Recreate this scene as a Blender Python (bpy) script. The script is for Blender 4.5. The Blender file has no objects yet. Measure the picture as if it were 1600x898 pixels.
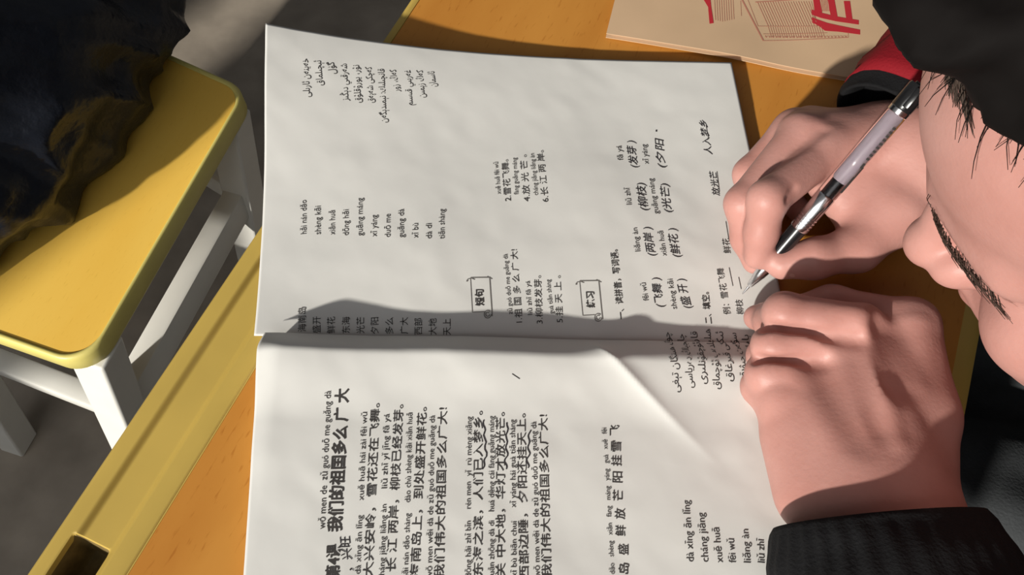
import bpy, bmesh, math, random
import numpy as np
from mathutils import Vector, noise as mnoise
random.seed(7); rng = np.random.default_rng(7)
SC = bpy.context.scene; COL = SC.collection
f32 = np.float32
def A3(*v): return np.array(v, float)
def unit(v): v = np.asarray(v, float); return v/np.linalg.norm(v)

# ------------------------------------------------------------------ camera, light, exposure
DESK = .75
TH = math.radians(27); FPX = 1250.0; DIST = .445
VIEW = A3(0, math.sin(TH), -math.cos(TH)); UPV = A3(0, math.cos(TH), math.sin(TH)); RIGHT = A3(1, 0, 0)
CAMP = A3(0, 0, DESK) - DIST*VIEW
cam = bpy.data.cameras.new('camera'); co = bpy.data.objects.new('camera', cam); COL.objects.link(co)
co.location = CAMP; co.rotation_euler = (TH, 0, 0)
cam.sensor_fit = 'HORIZONTAL'; cam.sensor_width = 36; cam.lens = 36*FPX/1600; cam.clip_start = .02
SC.camera = co
SC.view_settings.view_transform = 'Standard'; SC.view_settings.look = 'None'
SC.view_settings.exposure = 0.0; SC.view_settings.gamma = 1; SC.view_settings.use_curve_mapping = False
w = bpy.data.worlds.new('world'); SC.world = w; w.use_nodes = True
bgn = w.node_tree.nodes['Background']; bgn.inputs[0].default_value = (.98, .99, 1, 1); bgn.inputs[1].default_value = .11
SUN_AZ = unit(A3(.62, .785, 0)); SUN_EL = math.radians(23)
sd = SUN_AZ*math.cos(SUN_EL) - A3(0, 0, math.sin(SUN_EL))
sl = bpy.data.lights.new('sun', 'SUN'); so = bpy.data.objects.new('sun', sl); COL.objects.link(so)
sl.energy = 5.2; sl.angle = math.radians(2.1); sl.color = (1, .95, .86)
so.rotation_euler = Vector(sd).to_track_quat('-Z', 'Y').to_euler(); so.location = -sd*4 + A3(0, 0, 1)
DD = unit(A3(.398, .918, 0)); NN = A3(DD[1], -DD[0], 0); L0 = A3(-.069, .22, DESK)   # the desk's long and short directions
al = bpy.data.lights.new('window_daylight', 'AREA'); ao = bpy.data.objects.new('window_daylight', al); COL.objects.link(ao)
al.shape = 'RECTANGLE'; al.size = 1.9; al.size_y = 1.5; al.energy = 11; al.color = (.97, .985, 1)
ao.location = DD*-1.55 + NN*-.30 + A3(0, 0, 1.7); ao.rotation_euler = Vector(DD - A3(0, 0, .35)).to_track_quat('-Z', 'Z').to_euler()

def at(px, py, z):                       # the point at height z that the photograph shows at (px, py)
    r = (px-800)*RIGHT - (py-449)*UPV + FPX*VIEW
    return CAMP + r*((z-CAMP[2])/r[2])
def J(px, py, z): return at(px, py, z)

# ------------------------------------------------------------------ helpers
def link(o, parent=None):
    COL.objects.link(o)
    if parent is not None: o.parent = parent
    return o
def tag(o, label=None, cat=None, group=None, kind=None):
    for k, v in (('label', label), ('category', cat), ('group', group), ('kind', kind)):
        if v: o[k] = v
    return o
def empty(name, label, cat, loc=(0, 0, 0)):
    o = bpy.data.objects.new(name, None); link(o); o.location = loc; o.empty_display_size = .05
    return tag(o, label, cat)
def mesh_np(name, V, F, mat, parent=None, smooth=True):
    """V (n,3) array in world space, F list/array of faces"""
    V = np.asarray(V, float)
    if parent is not None:
        off = A3(0, 0, 0); p = parent
        while p is not None: off = off + np.array(p.location); p = p.parent
        V = V - off
    me = bpy.data.meshes.new(name); me.from_pydata(V.tolist(), [], [list(map(int, f)) for f in F])
    me.validate()
    if smooth: me.polygons.foreach_set('use_smooth', [True]*len(me.polygons))
    if mat: me.materials.append(mat)
    me.update()
    return link(bpy.data.objects.new(name, me), parent)
class MB:
    def __init__(s): s.V = []; s.F = []
    def add(s, V, F):
        b = len(s.V); s.V += [tuple(map(float, v)) for v in V]; s.F += [tuple(int(i)+b for i in f) for f in F]; return s
    def box(s, c, ax, h, bev=.002):      # oriented box: centre, axes rows, half sizes; chamfered edges
        bm = bmesh.new(); bmesh.ops.create_cube(bm, size=2)
        for v in bm.verts: v.co = Vector((v.co.x*h[0], v.co.y*h[1], v.co.z*h[2]))
        if bev: bmesh.ops.bevel(bm, geom=bm.edges[:], offset=bev, segments=2, affect='EDGES', profile=.5)
        bm.verts.index_update()
        ax = np.array(ax, float); V = [np.asarray(c)+v.co.x*ax[0]+v.co.y*ax[1]+v.co.z*ax[2] for v in bm.verts]
        F = [[v.index for v in f.verts] for f in bm.faces]; bm.free(); return s.add(V, F)
    def bar(s, a, b, wy, wz, up=(0, 0, 1), bev=.002):
        a, b = np.asarray(a, float), np.asarray(b, float); x = unit(b-a); y = unit(np.cross(up, x)); z = np.cross(x, y)
        return s.box((a+b)/2, (x, y, z), (np.linalg.norm(b-a)/2, wy/2, wz/2), bev)
    def lathe(s, a, b, prof, n=32, cap=True):      # profile of (t 0..1 along a->b, radius)
        a, b = np.asarray(a, float), np.asarray(b, float); x = unit(b-a); y = unit(np.cross((0, 0, 1.), x)); z = np.cross(x, y)
        V = []; F = []
        for t, r in prof:
            for k in range(n):
                an = 2*math.pi*k/n; V.append(a+(b-a)*t+r*(math.cos(an)*y+math.sin(an)*z))
        m = len(prof)
        for i in range(m-1):
            for k in range(n): F.append((i*n+k, i*n+(k+1) % n, (i+1)*n+(k+1) % n, (i+1)*n+k))
        if cap: F.append(tuple(range(n-1, -1, -1))); F.append(tuple((m-1)*n+k for k in range(n)))
        return s.add(V, F)
    def prism(s, poly, z0, z1, bev=0):
        bm = bmesh.new(); vs = [bm.verts.new((p[0], p[1], z0)) for p in poly]; fc = bm.faces.new(vs)
        r = bmesh.ops.extrude_face_region(bm, geom=[fc])
        for v in [g for g in r['geom'] if isinstance(g, bmesh.types.BMVert)]: v.co.z = z1
        bmesh.ops.recalc_face_normals(bm, faces=bm.faces[:])
        if bev:
            es = [e for e in bm.edges if abs(e.verts[0].co.z-e.verts[1].co.z) < 1e-6]
            bmesh.ops.bevel(bm, geom=es, offset=bev, segments=3, affect='EDGES', profile=.5)
        bm.verts.index_update()
        V = [tuple(v.co) for v in bm.verts]; F = [[v.index for v in f.verts] for f in bm.faces]; bm.free(); return s.add(V, F)
    def build(s, name, mat, parent=None, smooth=False):
        o = mesh_np(name, s.V, s.F, mat, parent, True)
        bm = bmesh.new(); bm.from_mesh(o.data); bmesh.ops.recalc_face_normals(bm, faces=bm.faces[:]); bm.to_mesh(o.data); bm.free()
        o.data.set_sharp_from_angle(angle=math.radians(180 if smooth else 38))
        return o
def rounded(poly, r, n=8):
    out = []; m = len(poly); P = [np.array(p[:2], float) for p in poly]
    for i in range(m):
        p, a, b = P[i], P[i-1], P[(i+1) % m]; ua = unit(a-p); ub = unit(b-p)
        ang = math.acos(max(-1, min(1, ua@ub))); t = r/math.tan(ang/2); c = p+unit(ua+ub)*r/math.sin(ang/2)
        s0 = p+ua*t-c; s1 = p+ub*t-c; a0 = math.atan2(s0[1], s0[0]); a1 = math.atan2(s1[1], s1[0]); da = (a1-a0+math.pi) % (2*math.pi)-math.pi
        for k in range(n+1): q = a0+da*k/n; out.append(c+r*np.array([math.cos(q), math.sin(q)]))
    return out

# ------------------------------------------------------------------ materials
def mat(name, rgb, rough=.5, bump=0, bscale=200, var=0, vscale=20, spec=.5, metal=0, coat=0, sss=0, trans=0, stretch=None, dark=None, rot=None, bdist=.001, ior=1.45):
    m = bpy.data.materials.new(name); m.use_nodes = True; nt = m.node_tree; b = nt.nodes['Principled BSDF']; L = nt.links
    b.inputs['Base Color'].default_value = (*rgb, 1); b.inputs['Roughness'].default_value = rough; b.inputs['Metallic'].default_value = metal
    b.inputs['Specular IOR Level'].default_value = spec; b.inputs['IOR'].default_value = ior
    if coat: b.inputs['Coat Weight'].default_value = coat; b.inputs['Coat Roughness'].default_value = .15
    if sss: b.inputs['Subsurface Weight'].default_value = sss; b.inputs['Subsurface Radius'].default_value = (.006, .0025, .0015); b.inputs['Subsurface Scale'].default_value = 1
    if trans: b.inputs['Transmission Weight'].default_value = trans
    tc = nt.nodes.new('ShaderNodeTexCoord'); src = tc.outputs['Object']
    if stretch or rot:
        mp = nt.nodes.new('ShaderNodeMapping'); L.new(src, mp.inputs[0])
        if stretch: mp.inputs['Scale'].default_value = stretch
        if rot: mp.inputs['Rotation'].default_value = rot
        src = mp.outputs[0]
    if var:
        nz = nt.nodes.new('ShaderNodeTexNoise'); nz.inputs['Scale'].default_value = vscale; nz.inputs['Detail'].default_value = 5; L.new(src, nz.inputs['Vector'])
        rp = nt.nodes.new('ShaderNodeValToRGB'); L.new(nz.outputs['Fac'], rp.inputs[0])
        d = dark or tuple(c*(1-var) for c in rgb); u = tuple(min(1, c*(1+var*.6)) for c in rgb)
        rp.color_ramp.elements[0].color = (*d, 1); rp.color_ramp.elements[1].color = (*u, 1)
        rp.color_ramp.elements[0].position = .3; rp.color_ramp.elements[1].position = .72
        L.new(rp.outputs[0], b.inputs['Base Color'])
    if bump:
        nz = nt.nodes.new('ShaderNodeTexNoise'); nz.inputs['Scale'].default_value = bscale; nz.inputs['Detail'].default_value = 4; L.new(src, nz.inputs['Vector'])
        bp = nt.nodes.new('ShaderNodeBump'); bp.inputs['Strength'].default_value = bump; bp.inputs['Distance'].default_value = bdist
        L.new(nz.outputs['Fac'], bp.inputs['Height']); L.new(bp.outputs[0], b.inputs['Normal'])
    return m
ANG = math.atan2(DD[1], DD[0])
def wood(name, rgb, dark, fleck):
    m = bpy.data.materials.new(name); m.use_nodes = True; nt = m.node_tree; b = nt.nodes['Principled BSDF']; L = nt.links
    b.inputs['Roughness'].default_value = .42; b.inputs['Specular IOR Level'].default_value = .35
    tc = nt.nodes.new('ShaderNodeTexCoord'); mp = nt.nodes.new('ShaderNodeMapping'); L.new(tc.outputs['Object'], mp.inputs[0])
    mp.inputs['Rotation'].default_value = (0, 0, -ANG)
    def nz(sc, vec, det=4):
        mm = nt.nodes.new('ShaderNodeMapping'); L.new(mp.outputs[0], mm.inputs[0]); mm.inputs['Scale'].default_value = vec
        n = nt.nodes.new('ShaderNodeTexNoise'); n.inputs['Scale'].default_value = sc; n.inputs['Detail'].default_value = det; L.new(mm.outputs[0], n.inputs['Vector']); return n
    def ramp(n, p0, p1, c0, c1):
        r = nt.nodes.new('ShaderNodeValToRGB'); L.new(n.outputs['Fac'], r.inputs[0]); e = r.color_ramp.elements
        e[0].position = p0; e[1].position = p1; e[0].color = (*c0, 1); e[1].color = (*c1, 1); return r
    g = ramp(nz(30, (.25, 1, 1)), .3, .7, dark, rgb)
    fl = ramp(nz(480, (.2, 1, 1), 2), .62, .72, (1, 1, 1), fleck)
    mx = nt.nodes.new('ShaderNodeMix'); mx.data_type = 'RGBA'; mx.blend_type = 'MULTIPLY'; mx.inputs['Factor'].default_value = 1
    L.new(g.outputs[0], mx.inputs[6]); L.new(fl.outputs[0], mx.inputs[7]); L.new(mx.outputs[2], b.inputs['Base Color'])
    return m
M = {
 'desk': wood('orange_wood_laminate', (.60, .265, .048), (.52, .21, .033), (.84, .76, .66)),
 'seat': wood('yellow_wood_laminate', (.96, .61, .115), (.93, .565, .095), (.93, .90, .82)),
 'trim': mat('olive_yellow_plastic', (.55, .385, .09), .4, var=.06, vscale=30),
 'seattrim': mat('pale_yellow_plastic', (.72, .62, .19), .4, var=.06, vscale=30),
 'paper': mat('white_paper', (.67, .665, .64), .6, var=.03, vscale=45, bump=.15, bscale=60, spec=.25),
 'ink': mat('black_printing_ink', (.05, .046, .044), .6, spec=.2),
 'greyink': mat('grey_printing_ink', (.16, .15, .14), .6, spec=.2),
 'faint': mat('faint_show_through_ink', (.62, .61, .60), .6, spec=.2),
 'pencil': mat('dark_ballpoint_ink', (.035, .032, .035), .5, spec=.3),
 'tan': mat('tan_card_cover', (.62, .43, .27), .6, var=.06, vscale=25, spec=.25),
 'red': mat('red_printing_ink', (.50, .028, .04), .55, spec=.3),
 'pink': mat('pale_red_printing_ink', (.48, .20, .14), .6, spec=.2),
 'edge': mat('pale_lilac_paper_edges', (.50, .40, .36), .7, var=.1, vscale=300),
 'skin': mat('skin', (.47, .245, .212), .48, var=.10, vscale=38, bump=.22, bscale=520, spec=.4, sss=.12, dark=(.42, .20, .168), bdist=.0006),
 'nail': mat('fingernail', (.56, .32, .27), .3, spec=.5),
 'hair': mat('black_hair', (.006, .005, .0048), .7, spec=.06),
 'brow': mat('dark_brown_hair', (.055, .036, .027), .7, spec=.3),
 'black': mat('black_knit_fabric', (.008, .008, .009), .85, bump=.5, bscale=700, spec=.2),
 'redcloth': mat('red_fabric', (.20, .007, .013), .75, bump=.4, bscale=600, spec=.2),
 'puffer': mat('shiny_black_padded_fabric', (.014, .017, .026), .32, bump=.6, bscale=32, spec=.32, var=.2, vscale=60, bdist=.007),
 'trousers': mat('dark_grey_trouser_fabric', (.05, .055, .06), .85, bump=.4, bscale=500, var=.2, vscale=40),
 'floor': mat('grey_concrete', (.34, .29, .235), .7, var=.22, vscale=14, bump=.3, bscale=40),
 'white': mat('white_painted_steel', (.76, .75, .70), .35, var=.04, vscale=20),
 'steel': mat('grey_painted_steel', (.42, .43, .43), .4),
 'wall': mat('cream_wall_paint', (.70, .67, .6), .8, bump=.2, bscale=90),
 'frame': mat('white_window_frame', (.8, .8, .78), .4),
 'chrome': mat('polished_silver_metal', (.82, .82, .84), .2, metal=1),
 'blackplastic': mat('gloss_black_plastic', (.010, .010, .011), .22, spec=.6, coat=.3),
 'clear': mat('clear_barrel_plastic', (1, .98, .99), .04, trans=1, ior=1.2),
 'lilac': mat('lilac_refill_tube', (.52, .44, .50), .35, spec=.5),
 'zip': mat('dull_silver_zip', (.5, .5, .52), .35, metal=1),
}

# ------------------------------------------------------------------ setting
b = MB(); b.box((-.2, .3, -.02), np.eye(3), (3.0, 2.8, .02), 0)
tag(b.build('floor', M['floor']), kind='structure')
WA = -1.6
def wall_pt(bc, z, a=WA): return DD*a + NN*bc + A3(0, 0, z)
def wall_panel(B0, B1, z0, z1, mb, th=.14): mb.box(wall_pt((B0+B1)/2, (z0+z1)/2, WA-th/2), (NN, DD, A3(0, 0, 1)), ((B1-B0)/2, th/2, (z1-z0)/2), 0)
SILL = .81; HEAD = 2.5; WB = (-.965, 1.1); WS = (-1.59, -1.436)
b = MB()
wall_panel(-3.2, 2.4, 0, SILL, b); wall_panel(-3.2, 2.4, HEAD, 2.9, b)
wall_panel(-3.2, WS[0], SILL, HEAD, b); wall_panel(WS[1], WB[0], SILL, HEAD, b); wall_panel(WB[1], 2.4, SILL, HEAD, b)
tag(b.build('wall_side', M['wall']), kind='structure')
for k, (B0, B1) in enumerate((WB, WS)):
    b = MB()
    for z in (SILL, HEAD): b.box(wall_pt((B0+B1)/2, z+(-.012 if z == SILL else .012), WA-.07), (NN, DD, A3(0, 0, 1)), ((B1-B0)/2, .05, .012), .003)
    for q, s in ((B0, -1), (B1, 1)): b.box(wall_pt(q+s*.012, (SILL+HEAD)/2, WA-.07), (NN, DD, A3(0, 0, 1)), (.012, .05, (HEAD-SILL)/2+.024), .003)
    tag(b.build('window_%d' % (k+1), M['frame']), kind='structure')

# ------------------------------------------------------------------ school desk
def dp(a, n, z): return np.array([*(L0[:2] + DD[:2]*a + NN[:2]*n), z])
W = .395; A_TOP = .19; A_BOT = -.44; TRAY = -.15
desk = empty('school_desk', 'orange wood-topped school desk with olive yellow plastic edging and a pencil groove', 'desk', (*dp(-.125, W/2, 0)[:2], 0))
b = MB()
poly = [dp(A_BOT+.006, .0455, 0), dp(A_BOT+.006, W-.006, 0), dp(A_TOP-.006, W-.006, 0), dp(A_TOP-.006, .006, 0), dp(TRAY, .006, 0), dp(TRAY, .0455, 0)]
b.prism(poly, DESK-.018, DESK, 0)
b.build('tabletop', M['desk'], desk)
b = MB()                                          # thin moulded rim round the other sides
def rim(p, q): b.bar(p, q, .0062, .024, bev=.0025)
zc = DESK-.0112
rim(dp(TRAY, .003, zc), dp(A_TOP, .003, zc)); rim(dp(A_TOP-.003, 0, zc), dp(A_TOP-.003, W, zc)); rim(dp(A_BOT+.003, .045, zc), dp(A_BOT+.003, W, zc))
b.bar(dp(A_BOT, W-.0065, zc), dp(A_TOP, W-.0065, zc), .013, .024, bev=.004)
b.build('edge_trim', M['trim'], desk)
# the wide edge strip with its groove and the deep recess at its end: a height field
na, nn_ = 420, 76; V = []; F = []
aa = np.linspace(A_BOT, TRAY, na); ns = np.linspace(0, .0452, nn_)
def sm(x, a, b_): t = np.clip((x-a)/(b_-a), 0, 1); return t*t*(3-2*t)
AG, NG = np.meshgrid(aa, ns, indexing='ij')
groove = sm(NG, .0115, .0150)*(1-sm(NG, .030, .0345))*sm(-AG, -TRAY+.004, -TRAY+.012)
inpit = sm(NG, .0100, .0130)*(1-sm(NG, .0275, .0305))*sm(-AG, .379, .3835)*(1-sm(-AG, .402, .4065))
Z = DESK + .0012*(1-((NG/.0452)*2-1)**6) - .0030*groove - .020*inpit - .004*np.clip(1-NG/.004, 0, 1)**2
Z = np.where((NG > .0445), DESK-.0003, Z)
P = L0[None, None, :2] + DD[:2]*AG[..., None] + NN[:2]*NG[..., None]
V = np.concatenate([np.concatenate([P, Z[..., None]], -1).reshape(-1, 3)])
idx = np.arange(na*nn_).reshape(na, nn_)
F = np.stack([idx[:-1, :-1], idx[:-1, 1:], idx[1:, 1:], idx[1:, :-1]], -1).reshape(-1, 4).tolist()
# skirt and underside
base = len(V); ring = [idx[i, 0] for i in range(na)] + [idx[-1, j] for j in range(1, nn_)] + [idx[i, -1] for i in range(na-2, -1, -1)] + [idx[0, j] for j in range(nn_-2, 0, -1)]
V2 = V[ring].copy(); V2[:, 2] = DESK-.0235; V = np.concatenate([V, V2]); m_ = len(ring)
F += [[ring[i], ring[(i+1) % m_], base+(i+1) % m_, base+i] for i in range(m_)] + [[base+i for i in range(m_)]]
gm = mat('painted_recess_shade', (.17, .115, .035), .7, var=.3, vscale=200)  # shade inside the deep recess, put into its faces as a dark brown colour
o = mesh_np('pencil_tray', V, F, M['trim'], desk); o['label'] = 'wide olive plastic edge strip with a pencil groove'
bm = bmesh.new(); bm.from_mesh(o.data); bmesh.ops.recalc_face_normals(bm, faces=bm.faces[:]); bm.to_mesh(o.data); bm.free(); o.data.set_sharp_from_angle(angle=math.radians(40))
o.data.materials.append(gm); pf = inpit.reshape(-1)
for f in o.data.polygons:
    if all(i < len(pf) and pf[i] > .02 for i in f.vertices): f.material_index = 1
b = MB()                                          # book box under the top
for n0 in (.10, W-.03): b.box(dp(-.125, n0, .665), (DD, NN, A3(0, 0, 1)), (.24, .004, .066), .001)
b.box(dp(-.125, .215, .603), (DD, NN, A3(0, 0, 1)), (.24, .15, .004), .001)
b.build('book_box', M['steel'], desk)
for a in (-.38, .13):
    for n0 in (.09, W-.06):
        b = MB(); b.bar(dp(a, n0, 0), dp(a, n0, DESK-.019), .03, .03, up=DD); b.build('leg', M['steel'], desk)
    b = MB(); b.bar(dp(a, .08, .03), dp(a, W-.05, .03), .03, .03); b.build('foot_rail', M['steel'], desk)

# ------------------------------------------------------------------ stool
SZ = .45
gp = lambda x, y: at(x, y, SZ)*A3(1, 1, 0)
c1 = gp(134, 577); c2 = gp(389, 140); e1 = unit(c2-c1); e0 = unit(gp(0, 530)-c1); c0 = c1+e0*.255; c3 = c2+unit(gp(288, 95)-c2)*.265
stool = empty('stool', 'low stool with yellow wooden seat and white square legs in front of the desk', 'stool', (*((c0+c2)/2)[:2], 0))
cen = (c0+c1+c2+c3)/4
outer = rounded([c0, c1, c2, c3], .032, 10)
inner = [q+unit(cen[:2]-q)*.0075 for q in outer]
b = MB(); b.prism(inner, SZ-.015, SZ, 0); b.build('seat', M['seat'], stool)
b = MB(); m_ = len(outer); prof = [(0, -.0015), (0, .0008), (.0035, .002), (.0065, .0018), (.0078, 0.0002), (.0078, -.024), (0, -.024)]
prof = [(.0078, -.001), (.0062, .0014), (.0035, .002), (.001, .0006), (-.0004, -.003), (-.0004, -.021), (.002, -.024), (.03, -.024)]
V = []; F = []
for q in outer:
    dv = unit(cen[:2]-q)
    for dx, dz in prof: V.append((*(q+dv*dx), SZ+dz))
k_ = len(prof)
for i in range(m_):
    for j in range(k_-1): F.append((i*k_+j, ((i+1) % m_)*k_+j, ((i+1) % m_)*k_+j+1, i*k_+j+1))
b.add(V, F); b.build('seat_edge', M['seattrim'], stool, smooth=True)
lp = [c+unit(cen-c)*.034 for c in (c0, c1, c2, c3)]
def foot(p, px, py, z): q = at(px, py, z); return A3(*(p[:2]+(q-p)[:2]*(SZ/(SZ-z))), 0)      # where a leaning leg seen at a pixel reaches the floor
ft = [at(30, 690, 0), foot(lp[1], 205, 690, .22), foot(lp[2], 392, 372, .2), None]; ft[3] = lp[3]+A3(-.07, .02, 0)
def on(i, z): t = z/(SZ-.0245); q = ft[i]+(lp[i]-ft[i])*t; return A3(q[0], q[1], z)
for i in range(4):
    b = MB(); b.box((0, 0, 0), np.eye(3), (.019, .019, .5), .0); V_ = [on(i, (v[2]+.5)*(SZ-.0245))+e1*v[0]+np.cross((0, 0, 1), e1)*v[1] for v in b.V]; b.V = V_
    o = b.build('leg', M['white'], stool); md = o.modifiers.new('bevel', 'BEVEL'); md.width = .003; md.segments = 2
def stretcher(i, k, z, w_, h): b = MB(); b.bar(on(i, z), on(k, z), w_, h, bev=.003); b.build('stretcher', M['white'], stool)
stretcher(1, 2, .295, .026, .042); stretcher(0, 3, .295, .026, .042); stretcher(0, 1, .30, .024, .036); stretcher(3, 2, .295, .026, .042)
b = MB(); ai = [c+unit(cen-c)*.085 for c in (c0, c1, c2, c3)]
for k in range(4): p, q = ai[k], ai[(k+1) % 4]; b.bar(A3(p[0], p[1], SZ-.033), A3(q[0], q[1], SZ-.033), .02, .016)
b.build('apron', M['white'], stool)

# ------------------------------------------------------------------ open booklet: curved pages
pa = at(398, 526, .753)[:2]; pb = at(1236, 542, .753)[:2]
pTL = at(420, 50, .776)[:2]; pTR = at(1142, 100, .757)[:2]
vl = unit(at(370, 898, .757)[:2]-pa); pBL = pa+vl*.207; pBR = pb+(pBL-pa)*1.0
SP = unit(pb-pa); SN = np.array([-SP[1], SP[0]]); SLEN = np.linalg.norm(pb-pa)
def vnoise(x, y, seed):
    r = np.random.default_rng(seed); g = r.normal(size=(64, 64))
    xi = np.floor(x).astype(int); yi = np.floor(y).astype(int); fx = x-xi; fy = y-yi; fx = fx*fx*(3-2*fx); fy = fy*fy*(3-2*fy)
    G = lambda i, j: g[i % 64, j % 64]
    return (G(xi, yi)*(1-fx)+G(xi+1, yi)*fx)*(1-fy)+(G(xi, yi+1)*(1-fx)+G(xi+1, yi+1)*fx)*fy
def page_z(X, Y):
    """height of the paper above plan point; works on arrays"""
    X = np.asarray(X, float); Y = np.asarray(Y, float)
    s = ((X-pa[0])*SP[0]+(Y-pa[1])*SP[1])/SLEN; v = (X-pa[0])*SN[0]+(Y-pa[1])*SN[1]
    sc = np.clip(s, -.1, 1.1)
    wr = .00045*vnoise(s*5+v*9, v*21, 3)+.00009*vnoise(s*26+v*30, v*90, 5)
    zu = .7535 + .0030*sm(v, .004, .06) + .024*np.clip(1-sc*1.02, 0, 1.2)**3*sm(v, .05, .215)**1.2 + .0025*sm(v, .12, .21)*sc + wr
    h = .0185*(1-.50*sc)*(.45+.55*sm(s, -.02, .075))
    lv = -v
    zl = .7535 + .002 + h*sm(lv, -.006, .0155)*(1-.42*sm(lv, .006, .05)-.45*sm(lv, .02, .16)) + wr*1.3
    rs = (s-.615)*SLEN; rid = rs - lv*.95                       # a fold running out of the gutter
    zl = zl + .0030*np.exp(-np.abs(rid)/.007)*sm(lv, .000, .010)*(1-sm(lv, .02, .075))
    zl = zl + .0030*sm(s, .55, 1.0)*sm(lv, .03, .12)
    return np.where(v >= 0, zu, zl)
def page_at(px, py):
    z = .757
    for _ in range(25):
        P = at(px, py, z); z = .5*z+.5*float(page_z(P[0], P[1]))
    return at(px, py, z)
book = empty('open_book', 'open language exercise book with printed and handwritten characters under the writing hands', 'book', (*((pa+pb)/2), DESK))
def page(name, q0, q1, e0, e1, nu, nv, skew=1.0):
    S, T = np.meshgrid(np.linspace(0, 1, nu), np.linspace(0, 1, nv)**skew, indexing='ij')
    P = (q0*(1-S)[..., None]+q1*S[..., None])*(1-T)[..., None]+(e0*(1-S)[..., None]+e1*S[..., None])*T[..., None]
    Z = page_z(P[..., 0], P[..., 1]); top = np.concatenate([P, Z[..., None]], -1).reshape(-1, 3)
    bot = top.copy(); bot[:, 2] -= .00025; idx = np.arange(nu*nv).reshape(nu, nv); n = nu*nv
    F = np.stack([idx[:-1, :-1], idx[1:, :-1], idx[1:, 1:], idx[:-1, 1:]], -1).reshape(-1, 4)
    fl = (F[:, ::-1]+n); ring = list(idx[:, 0])+list(idx[-1, 1:])+list(idx[-2::-1, -1])+list(idx[0, -2:0:-1])
    sk = [[ring[i], ring[(i+1) % len(ring)], ring[(i+1) % len(ring)]+n, ring[i]+n] for i in range(len(ring))]
    o = mesh_np(name, np.concatenate([top, bot]), F.tolist()+fl.tolist()+sk, M['paper'], book)
    bm = bmesh.new(); bm.from_mesh(o.data); bmesh.ops.recalc_face_normals(bm, faces=bm.faces[:]); bm.to_mesh(o.data); bm.free()
    return o
eps = SN*.0001
page_up = page('page', pa+eps, pb+eps, pTL, pTR, 200, 130)
page_dn = page('page', pb-eps, pa-eps+SP*.007, pBR, pBL+SP*.001, 200, 150, 1.25)
# the leaves and the soft cover underneath
b = MB()
def slab(q0, q1, r0, r1, drop, under, nu=24, nv=60):
    V = []; F = []
    for i in range(nu):
        for j in range(nv):
            s, t = i/(nu-1), j/(nv-1); p = (q0*(1-s)+q1*s)*(1-t)+(r0*(1-s)+r1*s)*t; z = float(page_z(*p))-drop
            on = dp(0, 0, 0); nn0 = (p-L0[:2])@NN[:2]
            zb = max(z-under, DESK+.0012) if nn0 > 0 else z-min(under, .0012)
            V += [(p[0], p[1], z), (p[0], p[1], min(zb, z-.0004))]
    I = lambda i, j, k: (i*nv+j)*2+k
    for i in range(nu-1):
        for j in range(nv-1):
            F += [(I(i, j, 0), I(i+1, j, 0), I(i+1, j+1, 0), I(i, j+1, 0)), (I(i, j, 1), I(i, j+1, 1), I(i+1, j+1, 1), I(i+1, j, 1))]
    for i in range(nu-1):
        F += [(I(i, 0, 0), I(i, 0, 1), I(i+1, 0, 1), I(i+1, 0, 0)), (I(i, nv-1, 0), I(i+1, nv-1, 0), I(i+1, nv-1, 1), I(i, nv-1, 1))]
    for j in range(nv-1):
        F += [(I(0, j, 0), I(0, j+1, 0), I(0, j+1, 1), I(0, j, 1)), (I(nu-1, j, 0), I(nu-1, j, 1), I(nu-1, j+1, 1), I(nu-1, j+1, 0))]
    b.add(V, F)
ins = lambda p, c, k: p+(c-p)*k
cu = (pa+pb+pTL+pTR)/4; cl = (pa+pb+pBL+pBR)/4
slab(ins(pa, cu, .012), ins(pb, cu, .012), ins(pTL, cu, .012), ins(pTR, cu, .012), .0009, .0012); slab(ins(pb, cl, .01)-SN*.006, ins(pa, cl, .01)-SN*.006+SP*.008, ins(pBR, cl, .01), ins(pBL, cl, .012)+SP*.001, .0009, .05)
b.build('leaves', M['paper'], book, smooth=False)

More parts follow.
